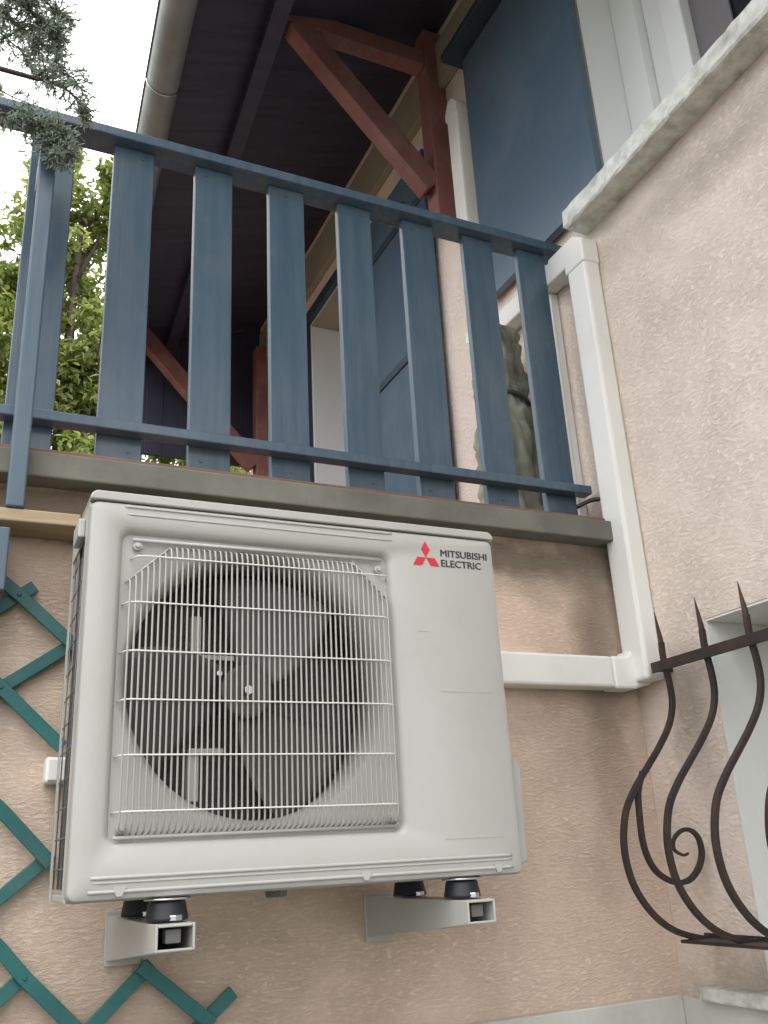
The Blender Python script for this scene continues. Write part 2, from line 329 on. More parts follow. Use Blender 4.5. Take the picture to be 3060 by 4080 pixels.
bm = bmesh.new(); bx(bm, 1.63, XB-.001, 1.47, 2.40, 4.435, 4.50); bx(bm, 1.63, XB-.001, 2.335, 2.395, 2.42, 4.434); o = finish('door_surround', bm, 'bluedk', d, .003)
# wall plate under the roof
box('wall_plate', 1.625, XB-.001, -3.0, 3.2, 4.62, 4.86, 'beige', house, .004)
# balcony slab with its fascia and tiles
o = box('balcony_slab', -3.2, XB-.002, -.058, 3.45, 2.326, 2.384, 'concrete', house, .004); tag(o, 'grey concrete edge of the balcony floor')
o = box('floor_tiles', -3.2, XB-.003, -.035, 3.45, 2.3845, 2.400, 'terracotta', house, .003)
# roof over the balcony
def eave_x(y): return .51+.066*(y-.66)
bm = bmesh.new(); y0, y1 = -4.0, 3.34
E_ = [(eave_x(y0)-.02, y0), (eave_x(y1)-.02, y1)]
nb = 46
def zz(x, y): return 4.612+(x-eave_x(y))/(1.655-eave_x(y))*.345
lo = []
for i in range(nb+1):
    y = y0+(y1-y0)*i/nb; lo.append((eave_x(y)+.03, y))
for i in range(nb):
    (xa, ya), (xb, yb) = lo[i], lo[i+1]
    g = .0005
    v = [bm.verts.new(p) for p in ((xa, ya+g, zz(xa, ya)), (xb, yb-g, zz(xb, yb)), (1.655, yb-g, zz(1.655, yb)), (1.655, ya+g, zz(1.655, ya)))]
    v2 = [bm.verts.new(p.co+Vector((0, 0, .02))) for p in v]
    bm.faces.new(v); bm.faces.new(v2[::-1])
    for k in range(4): bm.faces.new((v[k], v[(k+1) % 4], v2[(k+1) % 4], v2[k]))
o = finish('roof', bm, 'soffit', house); tag(o, 'dark stained board underside of the roof over the balcony')
bm = bmesh.new()      # tiles above the boards
A = [bm.verts.new(p) for p in ((eave_x(y0)+.02, y0, zz(eave_x(y0), y0)+.021), (1.655, y0, zz(1.655, y0)+.021), (1.655, y0, 5.08), (eave_x(y0)+.02, y0, 4.70))]
B = [bm.verts.new(p) for p in ((eave_x(y1)+.02, y1, zz(eave_x(y1), y1)+.021), (1.655, y1, zz(1.655, y1)+.021), (1.655, y1, 5.08), (eave_x(y1)+.02, y1, 4.70))]
bm.faces.new(A); bm.faces.new(B[::-1]); ring_faces_ = [bm.faces.new((A[i], A[(i+1) % 4], B[(i+1) % 4], B[i])) for i in range(4)]
finish('roof_tiles', bm, 'terracotta', o)
bm = bmesh.new(); beam(bm, (.62, y0, 4.655), (1.06, y1-.05, 4.71), .07, .06, (1, 0, 0)); finish('purlin', bm, 'soffit', o, .004)
# end panel of dark boards below the roof, open at its foot
bm = bmesh.new(); n_ = 9; x0_, x1_ = .70, 1.655
for i in range(n_):
    a = x0_+(x1_-x0_)*i/n_; b = x0_+(x1_-x0_)*(i+1)/n_
    prism(bm, [(a+.0004, 3.92), (b-.0004, 3.92), (b-.0004, zz(b, 3.26)-.003), (a+.0004, zz(a, 3.26)-.003)], 3.26+.004*(i % 2), 3.285)
o = finish('gable_panel', bm, 'soffit', house, .002); tag(o, 'dark board panel closing the far end of the balcony roof')
# gutter along the eave
bm = bmesh.new(); rr = .066; prof = [(math.cos(t)*rr, math.sin(t)*rr) for t in [math.pi+math.pi*k/12 for k in range(13)]]
prof = [(-rr-.008, .006), (-rr, .012)]+prof+[(rr, .03)]
inner = [(x*.94, z*.94+.002) for x, z in prof[::-1]]
ringp = prof+inner; rows = []
for y in (-4.0, -1, 1.0, 3.36):
    cx = eave_x(y); rows.append([bm.verts.new((cx+x, y, 4.60+z)) for x, z in ringp])
for a, b in zip(rows, rows[1:]):
    for j in range(len(a)): bm.faces.new((a[j], a[(j+1) % len(a)], b[(j+1) % len(a)], b[j]))
bm.faces.new(rows[0]); bm.faces.new(rows[-1][::-1])
gu = finish('gutter', bm, 'gutter', house, 0, True); tag(gu, 'grey half round zinc gutter on the roof edge')
for y in (-.9, .05, 1.05, 2.05):
    bm = bmesh.new(); cx = eave_x(y); tube(bm, [(cx+math.cos(t)*.069, y, 4.60+math.sin(t)*.069) for t in [math.pi*(1+k/14) for k in range(15)]], .0035, 6); finish('gutter_strap', bm, 'zinc', gu, 0, True)

# ------------------------------------------------------------------ timber roof brackets
def truss(y, zf, zt, label, xo=1.615, full=False, dz=0):
    t = empty('roof_bracket', (xo, y, zf), label, 'roof bracket', 'oxblood timber brackets carrying the balcony roof')
    bm = bmesh.new(); beam(bm, (xo, y, 2.40 if full else zf), (xo, y, 4.93-dz), .085, .088); finish('post', bm, 'timber', t, .006)
    if not full: bm = bmesh.new(); beam(bm, (xo-.045, y, 4.765-dz), (.88, y, 4.765-dz), .07, .085, (0, 1, 0)); finish('tie_beam', bm, 'timber', t, .005)
    ex = .99 if not full else .78; bm = bmesh.new(); beam(bm, (xo-.046, y, 4.09-dz), (ex, y, 4.735-dz+(.99-ex)*1.04), .075, .10, (0, 1, 0)); finish('brace', bm, 'timber', t, .006)
    return t
truss(.70, 3.93, 5.0, 'oxblood timber roof bracket fixed to the wall beside the blue shutter')
truss(3.10, 2.40, 4.6, 'oxblood timber bracket at the far end of the balcony behind the slats', 1.605, True, .24)

# ------------------------------------------------------------------ blue railing
rail = empty('balcony_railing', (.8, .08, 2.44), 'blue painted wooden balcony railing with eight wide vertical slats', 'railing')
o = box('handrail', -1.2, XB-.002, .045, .125, 3.352, 3.381, 'blue', rail, .004)
o = box('bottom_rail', -1.2, XB-.03, .038, .078, 2.503, 2.529, 'blue', rail, .003)
xs = [-.785, -.58, -.37, -.165, .042, .245, .458, .668, .878, 1.088, 1.296, 1.495]
for i, x in enumerate(xs):
    j = random.uniform(-.002, .002); zb = 2.446+random.uniform(-.003, .003)
    box('slat', x+j, x+.105+j, .0795, .102, zb, 3.351, 'blue', rail, .0025)
for i, x in enumerate(xs[3:]):
    for z in (2.468, 3.325):
        bm = bmesh.new(); disc(bm, (x+.052+.02*((i*7) % 3-1), .0785, z), .0034, .003, 'y', 12); finish('screw', bm, 'blue', rail)
box('post', .058, .094, -.105, -.065, 2.236, 3.17, 'blue', rail, .004)
box('post_block', .058, .094, -.064, .044, 3.11, 3.17, 'blue', rail, .003)
# timber ledge left of the unit, and the blue board under it
t = empty('timber_ledge', (-.4, -.05, 2.2), 'raw wooden batten fixed to the wall left of the outdoor unit', 'batten')
box('batten', -1.4, .203, -.10, -.0, 2.208, 2.235, 'wood', t, .003)
box('end_bracket', .204, .226, -.098, -.0, 2.200, 2.236, 'rubber', t, .002)
box('blue_board', -.25, .072, -.112, -.085, 2.062, 2.190, 'blue', None, .003)
tag(bpy.data.objects['blue_board'], 'short dark blue board hanging under the raw wooden batten', 'board')

# ------------------------------------------------------------------ outdoor unit
X0, X1, Y0, Y1, Z0, Z1 = .184, .991, -.400, -.175, 1.507, 2.172
ac = empty('air_conditioner', ((X0+X1)/2, -.25, Z0), 'cream white air conditioner outdoor unit with a round fan grille, hung on the pink wall', 'air conditioner')
GX0, GX1, GZ0, GZ1 = .243, .747, 1.592, 2.100
FC = (.492, 1.848); FR = .236
def rrect(x0, x1, z0, z1, r, n=6):
    P = []
    for cx, cz, a0 in ((x1-r, z1-r, 0), (x0+r, z1-r, 90), (x0+r, z0+r, 180), (x1-r, z0+r, 270)):
        for k in range(n+1):
            a = R(a0+90*k/n); P.append((cx+r*math.cos(a), cz+r*math.sin(a)))
    return P
def ring_faces(bm, A, B):
    n = len(A)
    for i in range(n): bm.faces.new((A[i], A[(i+1) % n], B[(i+1) % n], B[i]))
# front panel with a pressed recess and a bell mouth; its edge turns back
bm = bmesh.new(); N = 28
def loop(P, y): return [bm.verts.new((p[0], y, p[1])) for p in P]
def sq_loop(x0, x1, z0, z1, r, per):     # corner-aligned loop with 4*per points starting at the upper right corner
    return rrect(x0, x1, z0, z1, r, per-1)
per = 12
outer_b = loop(sq_loop(X0, X1, Z0, Z1-.018, .012, per), Y1)
outer_c = loop(sq_loop(X0, X1, Z0, Z1-.018, .012, per), Y0+.014)
outer_d = loop(sq_loop(X0+.004, X1-.004, Z0+.004, Z1-.020, .012, per), Y0+.004)
outer_e = loop(sq_loop(X0+.014, X1-.014, Z0+.012, Z1-.026, .012, per), Y0)
ge = loop(sq_loop(GX0-.012, GX1+.012, GZ0-.012, GZ1+.012, .022, per), Y0)
gf = loop(sq_loop(GX0-.004, GX1+.004, GZ0-.004, GZ1+.004, .018, per), Y0+.006)
gg = loop(sq_loop(GX0, GX1, GZ0, GZ1, .015, per), Y0+.016)
def circ(r, y):
    P = []
    for q in range(4):
        for k in range(per):
            a = R(90*q+90*(k/(per)) + 90/per/2); P.append((FC[0]+r*math.cos(a), FC[1]+r*math.sin(a)))
    return loop(P, y)
c1 = circ(FR+.012, Y0+.016); c2 = circ(FR+.004, Y0+.021); c3 = circ(FR-.006, Y0+.036); c4 = circ(FR-.009, Y0+.12)
seq = [outer_c, outer_d, outer_e, ge, gf, gg]
for a, b in zip(seq, seq[1:]): ring_faces(bm, a, b)
# flat of the recess between its edge and the round mouth
ring_faces(bm, gg, c1)
for a, b in ((c1, c2), (c2, c3), (c3, c4)): ring_faces(bm, a, b)
pan = finish('front_panel', bm, 'ac', ac, 0, True); 
pan.data.set_sharp_from_angle(angle=R(40))
sd = pan.modifiers.new('solid', 'SOLIDIFY'); sd.thickness = .0012; sd.offset = -1
# top lid
bm = bmesh.new(); prism(bm, [(X0-.0005, Z1-.0165), (X1+.0005, Z1-.0165)]+[p for p in rrect(X0-.0005, X1+.0005, Z1-.05, Z1, .014, 6) if p[1] > Z1-.016], Y0-.001, Y1); o = finish('top_lid', bm, 'ac', ac, .005, False, 3)
bm = bmesh.new()
vs_ = rrect(X0-.004, X1+.004, Z1-.017, Z1+.002, .009, 5)
bm.free(); o.data.set_sharp_from_angle(angle=R(30))
# casing behind: right side, bottom, back rail; the left side is open to the coil
box('right_side', X1-.004, X1-.001, Y0+.016, Y1, Z0+.001, Z1-.019, 'ac', ac, 0)
bm = bmesh.new(); bx(bm, X0+.004, X1-.006, Y0+.016, Y1, Z0+.001, Z0+.012); finish('base_pan', bm, 'ac', ac, .002)
bm = bmesh.new(); bx(bm, X0, X0+.003, Y0+.0145, Y0+.045, Z0+.002, Z1-.019); bx(bm, X0, X0+.003, Y0+.045, Y1, Z1-.07, Z1-.019); bx(bm, X0, X0+.003, Y1-.012, Y1, Z0+.001, Z1-.07); finish('left_side', bm, 'ac', ac)
bm = bmesh.new(); n_ = 70
for i in range(n_):
    y = Y0+.048+(Y1-.02-Y0-.048)*i/(n_-1); bx(bm, X0+.010, X0+.030, y, y+.0012, Z0+.02, Z1-.03)
bx(bm, X0+.031, X0+.034, Y0+.048, Y1-.014, Z0+.02, Z1-.03)
bx(bm, X0+.05, X1-.03, Y1-.034, Y1-.006, Z0+.02, Z1-.03)
finish('coil', bm, 'coil2', ac)
bm = bmesh.new()
for k in range(12):
    z = Z0+.05+k*.047; tube(bm, [(X0+.003, Y0+.04, z), (X0+.003, Y1-.004, z)], .0012, 6)
for k in range(4):
    y = Y0+.08+k*.055; tube(bm, [(X0+.003, y, Z0+.02), (X0+.003, y, Z1-.06)], .0012, 6)
finish('coil_guard', bm, 'wiredk', ac, 0, True)
box('handle', X0-.012, X0+.0, Y0+.05, Y0+.12, 2.10, 2.135, 'ac', ac, .003)
# dark inner shroud and motor stand
bm = bmesh.new(); bx(bm, X0+.036, X1-.2, Y0+.13, Y0+.245, Z0+.0125, Z1-.03)
for f in [f for f in bm.faces if all(abs(v.co.y-(Y0+.13)) < 1e-6 for v in f.verts)]: bm.faces.remove(f)
finish('inner_casing', bm, 'acdark', ac)
fan = empty('fan', (0, 0, 0), None, None); fan.parent = ac; fan.matrix_parent_inverse = Matrix.Translation(-ac.location)
bm = bmesh.new()
for b_ in range(3):
    a0 = R(56+120*b_); nr, na = 8, 10; G = []
    for i in range(nr+1):
        r = .045+(.222-.045)*i/nr; row = []
        for k in range(na+1):
            t = k/na; sweep = R(82)*(t-.5)*(1-.25*i/nr)+R(18)*i/nr
            row.append(bm.verts.new((FC[0]-.015+r*math.cos(a0+sweep), Y0+.075+.055*(t-.5)*(.6+.4*i/nr)*1.4, FC[1]-.01+r*math.sin(a0+sweep))))
        G.append(row)
    for i in range(nr):
        for k in range(na): bm.faces.new((G[i][k], G[i+1][k], G[i+1][k+1], G[i][k+1]))
o = finish('blade', bm, 'blade', fan, 0, True); s_ = o.modifiers.new('s', 'SOLIDIFY'); s_.thickness = .003
bm = bmesh.new(); disc(bm, (FC[0]-.015, Y0+.08, FC[1]-.01), .048, .07, 'y', 32); finish('hub', bm, 'blade', fan, .006)
bm = bmesh.new(); disc(bm, (FC[0]-.015, Y0+.040, FC[1]-.01), .009, .012, 'y', 6); finish('nut', bm, 'zinc', fan, .001); bm = bmesh.new(); disc(bm, (FC[0]-.065, Y0+.05, FC[1]+.02), .006, .006, 'y', 6); finish('nut', bm, 'zinc', fan, .001)
for z0, z1, f in ((1.905, 1.985, 1.902), (1.655, 1.735, 1.735)):
    bm = bmesh.new(); bx(bm, .388, .408, Y0+.108, Y0+.13, z0, z1); bx(bm, .388, .408+.085 if f < 1.91 and f > 1.9 else .45, Y0+.10, Y0+.13, f, f+.010); finish('motor_stand', bm, 'ac', ac, .002)
# wire guard
bm = bmesh.new(); nw = 50
def top_of(x):
    if x < .325: return 2.012+(x-.250)/.075*.068
    if x > .672: return 2.084-(x-.672)/.070*.068
    return 2.082
for i in range(nw):
    x = .256+(.736-.256)*i/(nw-1); zt = top_of(x)
    tube(bm, [(x, Y0+.014, zt), (x, Y0-.003, zt-.006), (x, Y0-.008, zt-.02), (x, Y0-.008, 1.622), (x, Y0-.003, 1.608), (x, Y0+.014, 1.602)], .0018, 6)
gd = finish('wire_guard', bm, 'wire', ac, 0, True)
bm = bmesh.new()
for z in (2.055, 1.973, 1.890, 1.810, 1.722, 1.636):
    a = .251 if z < 2.03 else .262; b = .741
    tube(bm, [(a-.004, Y0+.014, z-.001), (a+.004, Y0-.007, z), (a+.02, Y0-.0115, z), (b-.02, Y0-.0115, z), (b-.003, Y0-.007, z), (b+.004, Y0+.014, z-.001)], .0014, 8)
finish('crosswire', bm, 'wirew', gd, 0, True)
bm = bmesh.new()
tube(bm, [(.26, Y0+.006, 2.088), (.735, Y0+.006, 2.091)], .0035, 8); finish('guard_edge', bm, 'ac', gd, 0, True)
bm = bmesh.new(); tube(bm, [(.25, Y0+.006, 1.598), (.74, Y0+.006, 1.600)], .003, 8); finish('guard_edge', bm, 'ac', gd, 0, True)
bm = bmesh.new(); tube(bm, [(.250, Y0+.008, 2.010), (.325, Y0+.008, 2.080)], .002, 8); finish('guard_edge', bm, 'ac', gd, 0, True)
bm = bmesh.new(); tube(bm, [(.672, Y0+.008, 2.084), (.742, Y0+.008, 2.014)], .002, 8)
finish('guard_edge', bm, 'ac', gd, 0, True)
for x, z in ((.268, 2.078), (.728, 2.072), (.262, 1.612), (.730, 1.612)):
    bm = bmesh.new(); disc(bm, (x, Y0+.012, z), .008, .012, 'y', 16); disc(bm, (x, Y0+.004, z), .005, .006, 'y', 6); finish('screw', bm, 'ac', ac, .001)
# pressed ribs and bottom lips
for z, a, b, r in ((2.146, .242, .757, .0025), (2.132, .246, .757, .0018), (1.541, .219, .966, .003), (1.534, .222, .966, .0018), (1.521, .216, .966, .003)):
    bm = bmesh.new(); tube(bm, [(a, Y0+.0012, z), (a+.01, Y0-.0002, z), (b-.01, Y0-.0002, z), (b, Y0+.0012, z)], r, 8); finish('pressed_rib', bm, 'ac', ac, 0, True)
for x in (.262, .672, .935):
    bm = bmesh.new(); prism(bm, [(x-.010, 1.527), (x+.010, 1.527), (x+.004, 1.514), (x-.004, 1.514)], Y0-.003, Y0+.002); finish('clip', bm, 'ac', ac)
for a, b, z in ((.802, .826, 1.953), (.843, .905, 1.838), (.915, .957, 1.838), (.83, .955, 1.574)):
    bm = bmesh.new(); bx(bm, a, b, Y0-.0006, Y0+.001, z-.0007, z+.0007); finish('seam_mark', bm, 'ac', ac)
# service cover on the right flank, drain spout below
bm = bmesh.new(); prism(bm, [(X1, 1.515), (X1+.030, 1.528), (X1+.034, 1.70), (X1+.024, 1.716), (X1, 1.725)], Y0+.03, Y0+.20); finish('service_cover', bm, 'ac', ac, .005)
bm = bmesh.new(); disc(bm, (.565, -.24, 1.500), .018, .016, 'z', 20, .021); finish('drain_spout', bm, 'wiredk', ac, .002)
# emblem and lettering
def dia(bm, cx, cz, ang, L=.0170, W=.0098):
    a = Vector((math.cos(ang), math.sin(ang))); b = Vector((-a.y, a.x)); O = Vector((cx, cz))
    prism(bm, [tuple(O), tuple(O+a*L+b*W), tuple(O+a*2*L), tuple(O+a*L-b*W)], Y0-.0008, Y0+.0006)
bm = bmesh.new()
for an in (90, 210, 330): dia(bm, .8305, 2.1035, R(an))
finish('emblem', bm, 'red', ac)
def lettering(name, s, x, z, size, width, m, parent):
    cu = bpy.data.curves.new('lettering', 'FONT'); cu.body = s; cu.size = size; cu.extrude = .0004; cu.resolution_u = 3
    o = bpy.data.objects.new('lettering', cu); C.objects.link(o); bpy.context.view_layer.update()
    me = bpy.data.meshes.new_from_object(o.evaluated_get(bpy.context.evaluated_depsgraph_get())); bpy.data.objects.remove(o)
    xs_ = [v.co.x for v in me.vertices]; s_ = width/(max(xs_)-min(xs_)); x_0 = min(xs_)
    for v in me.vertices: v.co = Vector((x+(v.co.x-x_0)*s_, Y0-.0006-v.co.z, z+v.co.y))
    nv = len(me.vertices); V_ = [v.co.copy() for v in me.vertices]; F_ = [tuple(p.vertices) for p in me.polygons]
    me = bpy.data.meshes.new('lettering'); me.from_pydata([tuple(v) for v in V_]+[(v.x+.0006, v.y-.0002, v.z+.0003) for v in V_], [], F_+[tuple(i+nv for i in f) for f in F_])
    me.materials.append(M[m]); q = bpy.data.objects.new(name, me); link(q, parent); q.matrix_parent_inverse = Matrix.Translation(-ac.location)
    return q
lettering('lettering', 'MITSUBISHI', .864, 2.1085, .0205, .107, 'ink', ac)
lettering('lettering', 'ELECTRIC', .864, 2.0875, .0205, .092, 'ink', ac)

# ------------------------------------------------------------------ bracket arms under the unit
def arm(x0, x1, label):
    t = empty('wall_bracket', (x0, 0, 1.44), label, 'bracket', 'bracket arms under the outdoor unit')
    bm = bmesh.new(); th = .004
    # hollow channel tapering towards its tip
    for a, b in ((x0, x0+th), (x1-th, x1)):
        prism(bm, [(-.001, 1.394), (-.001, 1.472), (-.44, 1.472), (-.44, 1.434)], a, b, 'x')
    bx(bm, x0+th, x1-th, -.44, -.001, 1.4675, 1.4715)
    v = [bm.verts.new(p) for p in ((x0+th, -.44, 1.434), (x1-th, -.44, 1.434), (x1-th, -.001, 1.394), (x0+th, -.001, 1.394))]
    v2 = [bm.verts.new(p.co+Vector((0, 0, .004))) for p in v]; bm.faces.new(v); bm.faces.new(v2[::-1])
    for k in range(4): bm.faces.new((v[k], v[(k+1) % 4], v2[(k+1) % 4], v2[k]))
    finish('arm', bm, 'ac', t, .0012)
    box('wall_plate', x0-.004, x1+.004, -.0085, -.0005, 1.385, 1.480, 'ac', t, .002)
    xc = (x0+x1)/2
    for yc in (-.375, -.16):
        bm = bmesh.new(); disc(bm, (xc, yc, 1.489), .034, .030, 'z', 28, .028); f = finish('rubber_foot', bm, 'rubber', t, .004, True); f.data.set_sharp_from_angle(angle=R(40))
        bm = bmesh.new(); disc(bm, (xc+.006, yc-.024, 1.4785), .013, .008, 'z', 6); disc(bm, (xc+.0, yc, 1.5055), .036, .003, 'z', 24); finish('bolt', bm, 'zinc', f, .001)
    bm = bmesh.new(); bx(bm, xc-.012, xc+.012, -.425, -.40, 1.444, 1.464); finish('end_nut', bm, 'wiredk', t, .002)
    return t
arm(.311, .371, 'left cream bracket arm with rubber foot under the outdoor unit')
arm(.842, .898, 'right cream bracket arm with rubber foot under the outdoor unit')

# ------------------------------------------------------------------ white cable ducts
d1 = empty('cable_duct', (1.62, -.06, 1.92), 'long white pipe cover running from the outdoor unit up the wall corner', 'pipe cover')
box('duct_run', .98, 1.535, -.062, -.0005, 1.924, 2.004, 'pvc', d1, .007)
bm = bmesh.new()                                    # inner corner piece turning from the front wall onto the side wall and up
prism(bm, [(1.536, 1.921), (1.598, 1.921), (1.66-.0035, 1.935), (1.66-.0035, 2.024), (1.602, 2.024), (1.592, 2.012), (1.578, 2.005), (1.536, 2.005)], -.063, -.0008)
finish('duct_corner', bm, 'pvc', d1, .007)
box('duct_run', 1.600, 1.659, -.110, -.022, 1.938, 3.215, 'pvc', d1, .009)
bm = bmesh.new(); prism(bm, [(-.114, 3.205), (-.114, 3.285), (-.075, 3.318), (.06, 3.318), (.06, 3.232), (-.018, 3.232), (-.018, 3.205)], 1.596, 1.6592, 'x'); finish('duct_elbow', bm, 'pvc', d1, .007)
box('duct_run', 1.600, 1.6588, .0605, .395, 3.237, 3.312, 'pvc', d1, .007)
box('duct_end', 1.597, 1.6588, .3955, .43, 3.234, 3.315, 'pvc', d1, .010)
o = box('narrow_duct', 1.630, 1.6592, .108, .140, 2.42, 3.234, 'pvc', None, .004); tag(o, 'thin white trunking strip behind the last railing slat', 'trunking')
d2 = empty('cable_duct', (1.63, .55, 3.3), 'short upright white pipe cover between the red timber post and the blue shutter', 'pipe cover')
box('duct_run', 1.600, 1.659, .505, .585, 3.34, 4.36, 'pvc', d2, .009)
bm = bmesh.new(); prism(bm, [(.500, 4.345), (.500, 4.39), (.53, 4.43), (.565, 4.43), (.590, 4.38), (.590, 4.345)], 1.597, 1.6592, 'x'); finish('duct_end', bm, 'pvc', d2, .004)
bm = bmesh.new(); prism(bm, [(.500, 3.355), (.500, 3.31), (.53, 3.28), (.590, 3.31), (.590, 3.355)], 1.597, 1.6592, 'x'); finish('duct_end', bm, 'pvc', d2, .004)
# small white junction box on the wall
j = empty('junction_box', (.2, 0, 1.7), 'small white junction box on the wall at the left edge of the outdoor unit', 'junction box')
box('box', .176, .250, -.045, -.0005, 1.712, 1.760, 'pvc', j, .005); box('lid', .180, .246, -.050, -.0455, 1.716, 1.756, 'pvc', j, .002)
# loose black cable in the corner
bm = bmesh.new()
tube(bm, smooth_path([(1.56, .03, 2.452), (1.60, .0, 2.468), (1.632, -.03, 2.455), (1.640, -.045, 2.40), (1.638, -.014, 2.30), (1.640, -.011, 2.20), (1.644, -.010, 2.10), (1.634, -.010, 2.085)], 8), .0065, 8)
tag(finish('cable', bm, 'cable', None, 0, True), 'loose black cable hanging in the wall corner left of the white pipe cover', 'cable')

# ------------------------------------------------------------------ wrought iron window guard
gr = empty('window_grille', (1.61, -.6, 1.34), 'rusty wrought iron window grille with bellied bars and a scroll', 'window grille')
PR = [(1.612, 2.02), (1.611, 1.974), (1.618, 1.915), (1.616, 1.865), (1.596, 1.815), (1.556, 1.764), (1.512, 1.718), (1.467, 1.671), (1.431, 1.622), (1.413, 1.565), (1.411, 1.515), (1.422, 1.465), (1.448, 1.420), (1.485, 1.383), (1.530, 1.358), (1.590, 1.342), (1.62, 1.340)]
ybars = [-.166, -.311, -.452, -.594, -.736, -.878, -1.02, -1.162]
for y in ybars:
    bm = bmesh.new(); tube(bm, smooth_path([(x, y, z) for x, z in PR], 5), .0062, 4, square=True)
    b_ = finish('bar', bm, 'iron', gr, .0012)
    bm = bmesh.new(); tube(bm, [(1.612, y, 1.99), (1.611, y, 2.03), (1.608, y, 2.06), (1.605, y, 2.098)], .0075, 6, taper=lambda t: 1-.9*t*t); finish('spike', bm, 'iron', b_)
bm = bmesh.new(); bx(bm, 1.600, 1.6065, -1.30, -.128, 1.948, 1.974); bx(bm, 1.6065, 1.659, -.142, -.128, 1.952, 1.970); bx(bm, 1.6065, 1.659, -1.30, -1.286, 1.952, 1.970); finish('rail', bm, 'iron', gr, .001)
bm = bmesh.new(); bx(bm, 1.615, 1.622, -1.30, -.15, 1.328, 1.350); bx(bm, 1.622, 1.659, -.164, -.15, 1.33, 1.348); bx(bm, 1.622, 1.659, -1.30, -1.286, 1.33, 1.348); bx(bm, 1.545, 1.615, -1.30, -.15, 1.334, 1.341); finish('rail', bm, 'iron', gr, .001)
SC = [(1.500, 1.706), (1.478, 1.660), (1.467, 1.602), (1.466, 1.552), (1.477, 1.510), (1.501, 1.480), (1.542, 1.4615), (1.583, 1.4635), (1.616, 1.4865), (1.634, 1.519), (1.631, 1.553), (1.611, 1.571), (1.583, 1.571), (1.557, 1.553), (1.554, 1.531), (1.577, 1.518), (1.594, 1.521)]
SC = [(x-.001, z) for x, z in SC]
bm = bmesh.new(); tube(bm, smooth_path([(x, -.166 if i > 1 else -.160, z) for i, (x, z) in enumerate(SC)], 6), .0058, 4, square=True, taper=lambda t: 1-.55*max(0, t-.55)/.45); finish('scroll', bm, 'iron', gr, .001)

# ------------------------------------------------------------------ teal trellis
tr = empty('trellis', (.1, -.02, 1.2), 'teal painted diamond trellis fixed to the pink wall', 'trellis')
S1 = [[(.060, 2.112), (.103, 2.078), (.214, 1.981)], [(-.20, 2.12), (-.04, 1.993), (.085, 1.893), (.202, 1.783)], [(-.2, 1.925), (.105, 1.668), (.197, 1.572)], [(-.2, 1.735), (.0, 1.555), (.126, 1.430), (.169, 1.382), (.32, 1.236)],
      [(-.2, 1.52), (.0, 1.335), (.14, 1.2)], [(.374, 1.381), (.505, 1.275)], [(-.2, 1.33), (-.04, 1.19)]]
S2 = [[(.128, 2.098), (.103, 2.078), (-.2, 1.86)], [(.226, 1.995), (.085, 1.893), (-.2, 1.67)], [(.197, 1.582), (-.2, 1.255)], [(.172, 1.386), (-.05, 1.20)], [(.39, 1.381), (.19, 1.2)], [(.548, 1.319), (.40, 1.2)]]
for grp, y in ((S1, -.026), (S2, -.014)):
    for P in grp:
        bm = bmesh.new()
        pts = [Vector((p[0], y, p[1])) for p in P]
        outl = []
        for sgn, seq_ in ((1, range(len(pts))), (-1, range(len(pts)-1, -1, -1))):
            for q in seq_:
                d_ = (pts[min(q+1, len(pts)-1)]-pts[max(q-1, 0)]).normalized(); nn = Vector((-d_.z, 0, d_.x))*.0125*sgn
                e = d_*(-.005 if q == 0 else .005 if q == len(pts)-1 else 0); outl.append((pts[q].x+nn.x+e.x, pts[q].z+nn.z+e.z))
        prism(bm, outl, y-.005, y+.005)
        finish('lath', bm, 'teal', tr, .0015)

for x, z in ((.103, 2.078), (.085, 1.893), (.169, 1.382), (.001, 1.99), (.01, 1.83), (.0, 1.555)):
    bm = bmesh.new(); disc(bm, (x, -.0325, z), .0048, .004, 'y', 14, .003); finish('rivet', bm, 'teal', tr)
# ------------------------------------------------------------------ wrapped bundle of cloth on the balcony
bm = bmesh.new(); nz_, na_ = 90, 72
prof = [(2.40, .095), (2.55, .100), (2.75, .092), (2.86, .080), (2.90, .066), (2.94, .078), (3.02, .080), (3.09, .074), (3.105, .066), (3.14, .064), (3.18, .048), (3.205, .006)]
def pr(z):
    for (a, ra), (b, rb) in zip(prof, prof[1:]):
        if a <= z <= b: return ra+(rb-ra)*(z-a)/(b-a)
    return .006
rings = []
for i in range(nz_+1):
    z = 2.40+.805*i/nz_; row = []
    for k in range(na_):
        a = 2*math.pi*k/na_; r = pr(z)
        q = Vector((math.cos(a)*3, math.sin(a)*3, z*11)); fold = math.sin(a*7+z*9+3*noise.noise(q*.4))*.011*(1 if z < 3.1 else .3)
        fold += .020*noise.noise(Vector((math.cos(a)*4, math.sin(a)*4, z*22+math.cos(a)*4)))+.009*noise.noise(q*2)
        r += fold*min(1, (3.205-z)/.05)
        row.append(bm.verts.new((1.535+r*math.cos(a), .30+r*math.sin(a), z)))
    rings.append(row)
for a, b in zip(rings, rings[1:]): ring_faces(bm, a, b)
bm.faces.new(rings[0]); bm.faces.new(rings[-1][::-1])
pb = empty('folded_parasol', (1.535, .3, 2.4), 'folded parasol wrapped in olive grey cloth behind the right end of the railing', 'parasol')
finish('cover', bm, 'fabric', pb, 0, True)
bm = bmesh.new(); tube(bm, [(1.535+.083*math.cos(2*math.pi*k/24), .30+.083*math.sin(2*math.pi*k/24), 2.905-.02*math.cos(2*math.pi*k/24)) for k in range(25)], .007, 6); finish('tie', bm, 'acdark', pb, 0, True)

